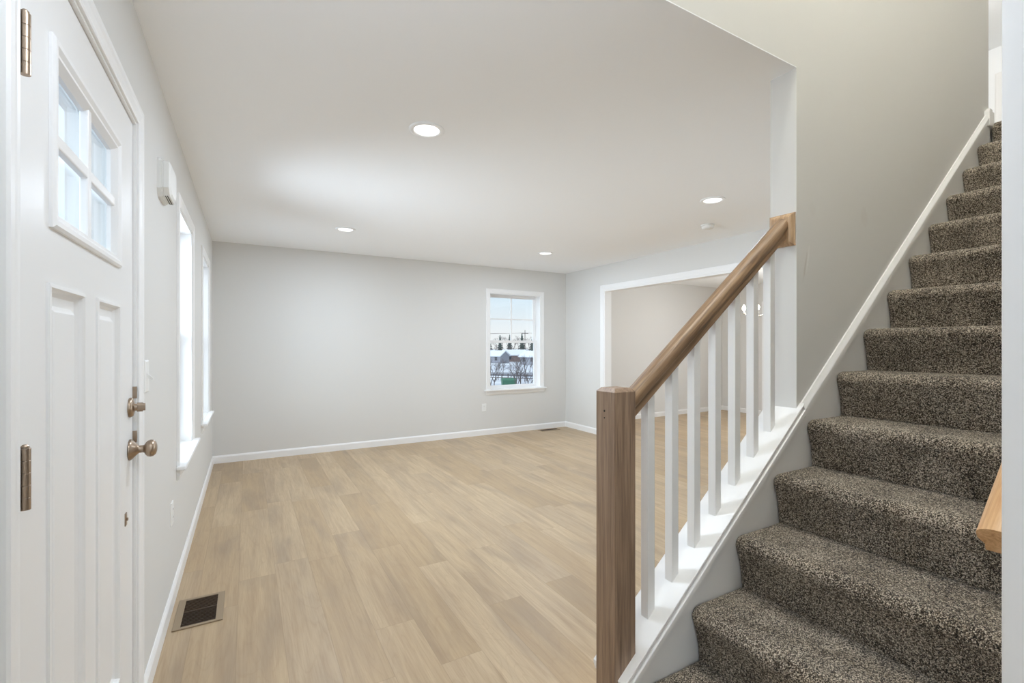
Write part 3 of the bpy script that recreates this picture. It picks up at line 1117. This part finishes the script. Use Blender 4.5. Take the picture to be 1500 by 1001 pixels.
# ------------------------------------------------------------------ recessed ceiling lights
def make_light(loc, label, power, col=(0.83, 0.945, 1.09), group='recessed lights in the living room ceiling'):
    r = empty('ceiling_light', loc, label, 'ceiling light', group)
    x, y, z = loc
    f = MB()
    f.lathe([(0.092, 0.0), (0.092, -0.004), (0.086, -0.007), (0.070, -0.0075), (0.066, -0.004), (0.066, 0.0)], loc, seg=40)
    f.build('trim_ring', M_ceil, r)
    f = MB()
    f.lathe([(0, -0.0035), (0.064, -0.0035), (0.0665, -0.002), (0.0665, -0.0005)], loc, seg=40)
    f.build('lens', M_lens, r)
    l = bpy.data.lights.new('downlight', 'AREA')
    l.shape = 'DISK'; l.size = 0.13; l.energy = power; l.color = col; l.spread = R(180)
    lo_ = bpy.data.objects.new('downlight', l)
    lo_.location = (0, 0, -0.012)
    lo_.parent = r
    COL.objects.link(lo_)
    return r
LP = 13.5
make_light((0.825, 2.365, CZ), 'large-looking recessed light nearest the entry door', LP)
make_light((0.841, 4.796, CZ), 'recessed light above the floor near the two tall windows', LP)
make_light((3.215, 4.82, CZ), 'recessed light closest to the window with the snowy view', LP)
make_light((3.176, 2.403, CZ), 'recessed light above the smoke detector near the stair rail', LP)
make_light((6.36, 4.72, CZ), 'glowing recessed light beyond the cased opening', 6, (0.95, 0.95, 0.95), 'recessed lights in the room beyond')

# smoke detector
sd = empty('smoke_detector', (3.80, 2.93, CZ), 'small round white smoke detector on the ceiling', 'smoke detector')
mb = MB()
mb.lathe([(0, 0), (0.062, 0), (0.062, -0.010), (0.058, -0.012), (0, -0.012)], (3.80, 2.93, CZ), seg=32)
mb.build('base', M_plastic, sd)
mb = MB()
mb.lathe([(0.054, -0.012), (0.056, -0.016), (0.054, -0.030), (0.044, -0.038), (0.02, -0.041), (0, -0.041)], (3.80, 2.93, CZ), seg=32)
mb.build('cover', M_plastic, sd)

# ------------------------------------------------------------------ wall devices
def outlet(pf, u, z, label):
    p = pf(u, z, 0)
    r = empty('wall_outlet', p, label, 'outlet', 'wall outlets')
    f = MB()
    f.rings(pf, [(u - .035, u + .035, z - .057, z + .057, 0.0), (u - .035, u + .035, z - .057, z + .057, 0.003), (u - .031, u + .031, z - .053, z + .053, 0.006)])
    f.build('cover_plate', M_plastic, r)
    for dz in (-0.0195, 0.0195):
        f = MB()
        f.rings(pf, [(u - .0165, u + .0165, z + dz - .0135, z + dz + .0135, 0.005), (u - .0165, u + .0165, z + dz - .0135, z + dz + .0135, 0.008), (u - .015, u + .015, z + dz - .012, z + dz + .012, 0.0085)])
        rc = f.build('receptacle', M_plastic, r)
        for du in (-0.006, 0.006):
            f = MB()
            a, b = pf(u + du - 0.001, z + dz - 0.002, 0.0082), pf(u + du + 0.001, z + dz + 0.006, 0.0088)
            f.box(a[0], b[0], a[1], b[1], a[2], b[2])
            f.build('slot', M_dark, rc)
outlet(pfL, 2.873, 0.457, 'white outlet low on the entry wall before the first tall window')
outlet(pfB, 2.972, 0.395, 'white outlet below the window with the snowy view')
sw = empty('light_switch', (XL, 2.185, 1.19), 'white toggle light switch beside the entry door casing', 'light switch')
mb = MB()
u, z = 2.19, 1.185
mb.rings(pfL, [(u - .036, u + .036, z - .060, z + .060, 0.0), (u - .036, u + .036, z - .060, z + .060, 0.003), (u - .032, u + .032, z - .056, z + .056, 0.006)])
mb.build('cover_plate', M_plastic, sw)
mb = MB()
mb.prism([(XL + 0.005, u - .005, z - .004), (XL + 0.022, u - .004, z - .014), (XL + 0.022, u - .004, z - .006), (XL + 0.005, u - .005, z + .012)], (0, 0.009, 0))
mb.build('toggle', M_plastic, sw)

# door chime
dc = empty('door_chime', (XL, 2.545, 2.015), 'white door chime box high on the entry wall', 'door chime')
def octo(u0, u1, z0, z1, c, d): return [pfL(*q, d) for q in ((u0 + c, z0), (u1 - c, z0), (u1, z0 + c), (u1, z1 - c * 0.4), (u1 - c * 0.4, z1), (u0 + c * 0.4, z1), (u0, z1 - c * 0.4), (u0, z0 + c))]
def stack_loops(mb, loops):
    ls = [[mb.bm.verts.new(p) for p in l] for l in loops]
    for a, b in zip(ls, ls[1:]):
        for i in range(len(a)):
            j = (i + 1) % len(a)
            mb.bm.faces.new((a[i], a[j], b[j], b[i]))
    mb.bm.faces.new(ls[-1]); mb.bm.faces.new(ls[0][::-1])
mb = MB()
stack_loops(mb, [octo(2.44, 2.65, 1.935, 2.095, 0.03, 0.0), octo(2.44, 2.65, 1.935, 2.095, 0.03, 0.010)])
mb.build('base', M_plastic, dc)
mb = MB()
stack_loops(mb, [octo(2.444, 2.646, 1.939, 2.091, 0.03, 0.0095), octo(2.444, 2.646, 1.939, 2.091, 0.03, 0.017), octo(2.448, 2.642, 1.943, 2.087, 0.03, 0.018), octo(2.448, 2.642, 1.943, 2.087, 0.03, 0.021), octo(2.446, 2.644, 1.941, 2.089, 0.03, 0.022), octo(2.448, 2.642, 1.943, 2.087, 0.03, 0.040), octo(2.460, 2.630, 1.955, 2.075, 0.03, 0.047)])
cv = mb.build('cover', M_plastic, dc)
mb = MB()
for k in range(2):
    d0 = 0.024 + k * 0.007
    mb.box(XL + d0, XL + d0 + 0.003, 2.475, 2.615, 1.9405, 1.9440)
mb.build('sound_slot', M_dark, cv)

# ------------------------------------------------------------------ floor registers
def register(cx, cy, lx, ly, slat_axis, label, name='floor_register'):
    r = empty(name, (cx, cy, 0), label, 'floor vent', 'floor vents')
    x0, x1, y0, y1 = cx - lx / 2, cx + lx / 2, cy - ly / 2, cy + ly / 2
    bwx = 0.030 if slat_axis == 'x' else 0.014
    bwy = 0.018 if slat_axis == 'x' else 0.030
    f = MB()
    f.box(x0, x0 + bwx, y0, y1, 0.0, 0.006, 0.0015)
    f.box(x1 - bwx, x1, y0, y1, 0.0, 0.006, 0.0015)
    f.box(x0 + bwx - 0.001, x1 - bwx + 0.001, y0, y0 + bwy, 0.0, 0.0057, 0.0012)
    f.box(x0 + bwx - 0.001, x1 - bwx + 0.001, y1 - bwy, y1, 0.0, 0.0057, 0.0012)
    f.build('vent_frame', M_bronze, r)
    f = MB()
    if slat_axis == 'x':
        n = 19
        for i in range(n):
            y = y0 + bwy + (y1 - y0 - 2 * bwy) * (i + 0.5) / n
            f.box(x0 + bwx, x1 - bwx, y - 0.0018, y + 0.0018, 0.0012, 0.005)
        ym = (y0 + y1) / 2 + 0.012
        f.box(x0 + bwx, x1 - bwx, ym - 0.005, ym + 0.005, 0.0012, 0.0045)
    else:
        n = 15
        for i in range(n):
            x = x0 + bwx + (x1 - x0 - 2 * bwx) * (i + 0.5) / n
            f.box(x - 0.0018, x + 0.0018, y0 + bwy, y1 - bwy, 0.0012, 0.005)
    f.build('grille', plain('grille_' + str(len(MATS)), srgb(74, 58, 44), 0.5, 0.3), r)
    f = MB(); f.box(x0 + bwx - 0.001, x1 - bwx + 0.001, y0 + bwy - 0.001, (y0 + y1) / 2 + 0.012, 0.0003, 0.0010)
    f.build('duct_opening', M_dark, r)
    f = MB(); f.box(x0 + bwx - 0.001, x1 - bwx + 0.001, (y0 + y1) / 2 + 0.012, y1 - bwy + 0.001, 0.0003, 0.0011)
    f.build('damper', M_ducttan, r)
register(-0.199, 2.740, 0.197, 0.292, 'x', 'brown metal floor vent beside the entry wall baseboard')
register(4.02, 5.93, 0.33, 0.13, 'y', 'dark floor vent under the window with the snowy view')

# ------------------------------------------------------------------ chandelier beyond the opening
ch = empty('chandelier', (6.3, 4.09, CZ), 'small glowing chandelier hanging beyond the cased opening', 'chandelier')
cx_, cy_ = 6.30, 4.09
mb = MB(); mb.lathe([(0, 0), (0.06, 0), (0.058, -0.012), (0.02, -0.03), (0, -0.03)], (cx_, cy_, CZ), seg=24); mb.build('canopy', M_chrome, ch)
mb = MB(); mb.tube((cx_, cy_, CZ - 0.02), (cx_, cy_, 1.70), 0.006); mb.lathe([(0, 0), (0.02, 0.01), (0.026, 0.03), (0.012, 0.06), (0.018, 0.09), (0, 0.11)], (cx_, cy_, 1.70), seg=20); mb.build('stem', M_chrome, ch)
for i in range(5):
    a = R(72 * i + 88)
    px, py = cx_ + 0.155 * math.cos(a), cy_ + 0.155 * math.sin(a)
    mb = MB()
    prev = None
    for t in range(9):
        q = t / 8
        p = (cx_ + (px - cx_) * q, cy_ + (py - cy_) * q, 1.745 - 0.03 * math.sin(math.pi * q) + 0.01 * q)
        if prev: mb.tube(prev, p, 0.005, seg=8)
        prev = p
    mb.lathe([(0, 0), (0.022, 0.0), (0.024, 0.004), (0.010, 0.008), (0.010, 0.045), (0, 0.045)], (px, py, 1.752), seg=16)
    arm = mb.build('arm', M_chrome, ch)
    mb = MB(); mb.lathe([(0, 0), (0.012, 0.004), (0.022, 0.02), (0.024, 0.034), (0.014, 0.06), (0.004, 0.078), (0, 0.08)], (px, py, 1.797), seg=18)
    mb.build('bulb', M_bulb, arm)
pl = bpy.data.lights.new('chandelier_glow', 'POINT'); pl.energy = 22; pl.color = (1.0, 0.94, 0.86); pl.shadow_soft_size = 0.12
po = bpy.data.objects.new('chandelier_glow', pl); po.location = (0, 0, -0.52); po.parent = ch; COL.objects.link(po)

# ------------------------------------------------------------------ unseen lamps added to brighten the rooms: upper hall, foyer, dining room
def added_dome_light(loc, label, power, col=(0.84, 0.945, 1.08)):
    r = empty('added_dome_light', loc, label, 'ceiling light')
    f = MB(); f.lathe([(0, 0), (0.15, 0), (0.152, -0.02), (0.14, -0.024)], loc, seg=36); f.build('base', M_chrome, r)
    f = MB(); f.lathe([(0.14, -0.022), (0.135, -0.05), (0.11, -0.08), (0.06, -0.10), (0, -0.106)], loc, seg=36); f.build('shade', M_lens, r)
    l = bpy.data.lights.new('added_dome_glow', 'POINT'); l.energy = power; l.color = col; l.shadow_soft_size = 0.1
    o = bpy.data.objects.new('added_dome_glow', l); o.location = (0, 0, -0.30); o.parent = r; COL.objects.link(o)
added_dome_light((6.2, 1.55, C2), 'added unseen ceiling light brightening the upper hall', 60, (1.0, 0.98, 0.95))  # added lamp that makes the visible end of the hall bright
added_dome_light((1.6, 0.65, C2), 'added unseen ceiling light brightening the stairwell', 112, (0.97, 0.96, 0.89))  # added lamp, lifts the grey stair wall
added_dome_light((1.6, -1.8, CZ), 'added unseen ceiling light brightening the room behind the viewpoint', 12)  # added fill lamp behind the camera
added_dome_light((0.20, 0.66, CZ), 'added unseen ceiling light brightening the entry and the foot of the stair', 9.5)  # added lamp for the newel, jamb and nearby ceiling

# ------------------------------------------------------------------ outdoors
def snow_mat():
    m, nt, b = newmat('snow_field')
    tc = N(nt, 'ShaderNodeTexCoord')
    no = N(nt, 'ShaderNodeTexNoise')
    no.inputs['Scale'].default_value = 0.09
    no.inputs['Detail'].default_value = 6
    L(nt, tc.outputs['Object'], no.inputs['Vector'])
    c = ramp(nt, no.outputs['Fac'], [(0.35, srgb(176, 182, 196)), (0.55, srgb(205, 210, 220)), (0.7, srgb(232, 236, 242))])
    L(nt, c, b.inputs['Base Color'])
    b.inputs['Roughness'].default_value = 0.8
    return m
M_snow = snow_mat()
M_roofsnow = plain('roof_snow', (0.66, 0.69, 0.74), 0.8)
M_bark = plain('bare_bark', srgb(82, 74, 76), 0.9, 0, 0.3, 30)
M_conifer = plain('conifer_green', srgb(66, 78, 76), 0.9, 0, 0.3, 20)
M_siding = plain('house_siding', srgb(140, 142, 152), 0.8)
M_brickred = plain('house_brick', srgb(126, 108, 104), 0.85)
M_green = plain('green_steel', srgb(46, 104, 82), 0.5)
M_road = plain('wet_road', srgb(120, 124, 136), 0.6)
M_winglass = plain('dark_window', srgb(60, 64, 74), 0.2)

GZ = -5.0
mb = MB()
bmx = mb.bm
NXg, NYg = 44, 44
verts = []
for j in range(NYg + 1):
    row = []
    y = -60 + 360 * j / NYg
    for i in range(NXg + 1):
        x = -160 + 400 * i / NXg
        d = max(0.0, y - 8.5)
        z = -0.65 - (GZ * -1 - 0.65) * min(1.0, d / 16.0) ** 1.0
        rise = max(0.0, y - 130)
        z += rise * 0.018 + 0.15 * math.sin(x * 0.09) * math.cos(y * 0.07) * min(1, d / 20)
        row.append(bmx.verts.new((x, y, z)))
    verts.append(row)
for j in range(NYg):
    for i in range(NXg):
        f = bmx.faces.new((verts[j][i], verts[j][i + 1], verts[j + 1][i + 1], verts[j + 1][i])); f.smooth = True
struct(mb.build('ground', M_snow), 'snow covered ground outside the windows', 'ground')

FW = (math.sin(R(29.6)), math.cos(R(29.6)))
def at(px, d):
    """Ground position seen in direction px of the view, d metres ahead."""
    u_ = (px - 750) / 683.0
    return d * (FW[0] + u_ * FW[1]), d * (FW[1] - u_ * FW[0])

def bare_tree(loc, h, seed, label):
    rnd = random.Random(seed)
    r = empty('bare_tree', loc, label, 'tree', 'bare winter trees outside')
    f = MB()
    def br(p, d, ln, rad, lvl):
        q = p + d * ln
        f.tube(p, q, rad, rad * 0.65, seg=5)
        if lvl == 0: return
        n = 3 if lvl > 1 else 4
        for i in range(n):
            ax = Vector((rnd.uniform(-1, 1), rnd.uniform(-1, 1), rnd.uniform(-0.3, 0.6)))
            nd = (d + ax * 0.62).normalized()
            nd.z = max(nd.z, 0.05)
            br(p + d * ln * rnd.uniform(0.55, 1.0), nd.normalized(), ln * rnd.uniform(0.55, 0.8), rad * 0.55, lvl - 1)
    br(Vector(loc), Vector((rnd.uniform(-.06, .06), rnd.uniform(-.06, .06), 1)).normalized(), h * 0.36, h * 0.016, 4)
    f.build('branches', M_bark, r, fix=False)
    return r

def conifer(loc, h, seed, label):
    rnd = random.Random(seed)
    r = empty('evergreen_tree', loc, label, 'tree', 'evergreens on the horizon')
    f = MB(); f.tube(loc, (loc[0], loc[1], loc[2] + h * 0.3), h * 0.02); f.build('trunk', M_bark, r)
    f = MB()
    for t in range(7):
        zz = loc[2] + h * (0.12 + 0.12 * t)
        rad = h * 0.26 * (1 - t / 7.6) * rnd.uniform(0.85, 1.15)
        f.lathe([(rad, 0), (rad * 0.55, h * 0.07), (0.02 * h, h * 0.19)], (loc[0], loc[1], zz), seg=11, smooth=False)
    f.build('foliage', M_conifer, r)

gz = lambda d: GZ
spots = [(719.5, 52, 5.6), (724, 60, 5.0), (756, 50, 5.3), (764, 54, 5.8), (774, 58, 5.0), (779, 48, 4.6), (748, 75, 4.2), (784, 62, 5.4), (769, 80, 6.0), (730, 84, 4.5)]
spots += [(737, 95, 4.2), (760, 100, 4.6), (776, 104, 4.4), (716, 98, 4.0)]
names = ['bare tree at the left jamb of the snowy view', 'smaller bare tree behind the one at the left jamb', 'dark bare tree in the middle of the lower sash', 'bare tree just right of the middle tree', 'thin bare tree toward the right of the lower sash', 'bare tree at the right edge of the lower sash', 'small bare tree behind the green container', 'bare tree hidden behind the right sash stile', 'tall bare tree behind the two middle trees', 'low bare tree in front of the grey house', 'bare bush beyond the road, left of centre', 'bare bush beyond the road under the brownish house', 'bare bush beyond the road at the right', 'bare bush beyond the road at the left jamb']
for i, ((px, d, hh), nm) in enumerate(zip(spots, names)):
    x, y = at(px, d)
    bare_tree((x, y, GZ), hh, 40 + i, nm)
for i in range(16):
    px = 712 + i * 5.2 + random.uniform(-2, 2)
    d = 232 + 14 * (i % 4) + random.uniform(-3, 3)
    x, y = at(px, d)
    g = GZ + max(0, y - 130) * 0.018
    if i % 3 == 1:
        conifer((x, y, g - 0.3), random.uniform(9.5, 12.5), i, 'dark evergreen in the tree line on the horizon')
    else:
        t_ = bare_tree((x, y, g - 0.3), random.uniform(9.5, 12.5), 80 + i, 'bare tree in the tree line on the horizon')
        t_['group'] = 'tree line on the horizon'

for i in range(18):
    px = 713 + i * 4.1 + random.uniform(-1.5, 1.5)
    d = 184 + 9 * (i % 5) + random.uniform(-1.5, 1.5)
    x, y = at(px, d)
    t_ = bare_tree((x, y, GZ + max(0, y - 130) * 0.018 - 0.2), random.uniform(4.8, 6.6), 130 + i, 'bare tree on the slope behind the snowy roofs')
    t_['group'] = 'bare trees on the slope behind the roofs'

def house(px, d, w, dp, h, rot, mat, label):
    x, y = at(px, d)
    r = empty('house', (x, y, GZ), label, 'house', 'houses in the snowy view')
    M4 = Matrix.Translation((x, y, GZ)) @ Matrix.Rotation(rot, 4, 'Z')
    f = MB(); f.box(-w / 2, w / 2, -dp / 2, dp / 2, -0.5, h)
    f.prism([(-w / 2, -dp / 2, h), (-w / 2, dp / 2, h), (-w / 2, 0, h + dp * 0.26)], (w, 0, 0))
    f.bm.transform(M4); f.build('walls', mat, r)
    f = MB()
    for s in (-1, 1):
        f.prism([(-w / 2 - .4, s * (dp / 2 + .5), h - 0.2), (-w / 2 - .4, 0, h + dp * 0.27), (-w / 2 - .4, 0, h + dp * 0.27 + .35), (-w / 2 - .4, s * (dp / 2 + .5), h + .15)], (w + .8, 0, 0))
    f.bm.transform(M4); f.build('roof', M_roofsnow, r)
    n = max(2, int(w / 3))
    for i in range(n):
        cx = -w / 2 + w * (i + 0.5) / n
        f = MB(); f.box(cx - .5, cx + .5, -dp / 2 - .05, -dp / 2 + .05, h * 0.4, h * 0.4 + 1.3); f.bm.transform(M4); f.build('window', M_winglass, r)
house(727, 160, 7.0, 5.5, 2.6, R(-62), M_siding, 'low grey house with a snowy roof at the left of the window view')
house(753, 172, 8, 6.0, 2.6, R(-20), M_brickred, 'brownish house with the brightest snowy roof mid view')
house(781, 150, 6.5, 5.5, 2.6, R(-70), M_siding, 'grey house with a snowy roof at the right of the window view')

# road, fence, green container, utility pole with wires
x0, y0 = at(690, 98); x1, y1 = at(820, 92)
dv = (Vector((x1, y1, 0)) - Vector((x0, y0, 0))).normalized(); nv = Vector((-dv.y, dv.x, 0))
mb = MB(); a = Vector((x0, y0, GZ - 0.3)) - dv * 30; mb.prism([a, a + nv * 7, a + nv * 7 + Vector((0, 0, .52)), a + Vector((0, 0, .52))], dv * 90)
struct(mb.build('road', M_road), 'grey road crossing the snowy field', 'road')
fr_ = empty('field_fence', (x0, y0, GZ), 'low dark fence across the snowy field', 'fence')
mb = MB()
a = Vector(at(700, 84) + (GZ,)); b = Vector(at(800, 80) + (GZ,))
for hz in (0.5, 1.0):
    mb.tube(a + Vector((0, 0, hz)), b + Vector((0, 0, hz)), 0.06, seg=5)
mb.build('rail', M_bark, fr_)
for i in range(12):
    p = a.lerp(b, i / 11)
    mb = MB(); mb.box(p.x - .07, p.x + .07, p.y - .07, p.y + .07, GZ - .4, GZ + 1.2); mb.build('post', M_bark, fr_)

gx, gy = at(745, 69)
gc = empty('waste_container', (gx, gy, GZ), 'green steel container standing in the snow', 'container')
mb = MB()
M4 = Matrix.Translation((gx, gy, GZ)) @ Matrix.Rotation(R(-20), 4, 'Z')
mb.prism([(-0.95, -0.6, -0.1), (0.95, -0.6, -0.1), (1.05, -0.7, 1.0), (-1.05, -0.7, 1.0)], (0, 1.3, 0)); mb.bm.transform(M4); mb.build('body', M_green, gc)
mb = MB()
mb.prism([(-1.08, -0.75, 1.0), (-1.08, 0.65, 1.0), (-1.08, 0.65, 1.35), (-1.08, -0.2, 1.4), (-1.08, -0.75, 1.12)], (2.16, 0, 0)); mb.bm.transform(M4); mb.build('lid', M_green, gc)

ux, uy = at(769, 230)
up = empty('utility_pole', (ux, uy, GZ), 'wooden utility pole with a crossarm on the horizon', 'utility pole')
mb = MB(); mb.tube((ux, uy, GZ - .3), (ux, uy, 8.6), 0.2, 0.15, 8); mb.build('pole', M_bark, up)
mb = MB(); mb.box(ux - 1.9, ux + 1.9, uy - .12, uy + .12, 6.9, 7.2); mb.build('crossarm', M_bark, up)
mb = MB()
for k, off in enumerate((-1.2, 0.0, 1.2)):
    pa = Vector((ux - 60, uy + 40, 7.4 + 0.45 * k)); pb = Vector((ux + off, uy, 7.22)); pc = Vector((ux + 60, uy - 30, 7.4))
    prev = None
    for (p, q) in ((pa, pb), (pb, pc)):
        prev = None
        for t in range(11):
            s = t / 10
            w_ = p.lerp(q, s); w_.z -= 1.2 * 4 * s * (1 - s) * 0.5
            if prev is not None: mb.tube(prev, w_, 0.045, seg=4)
            prev = w_
mb.build('power_line', M_bark, up)
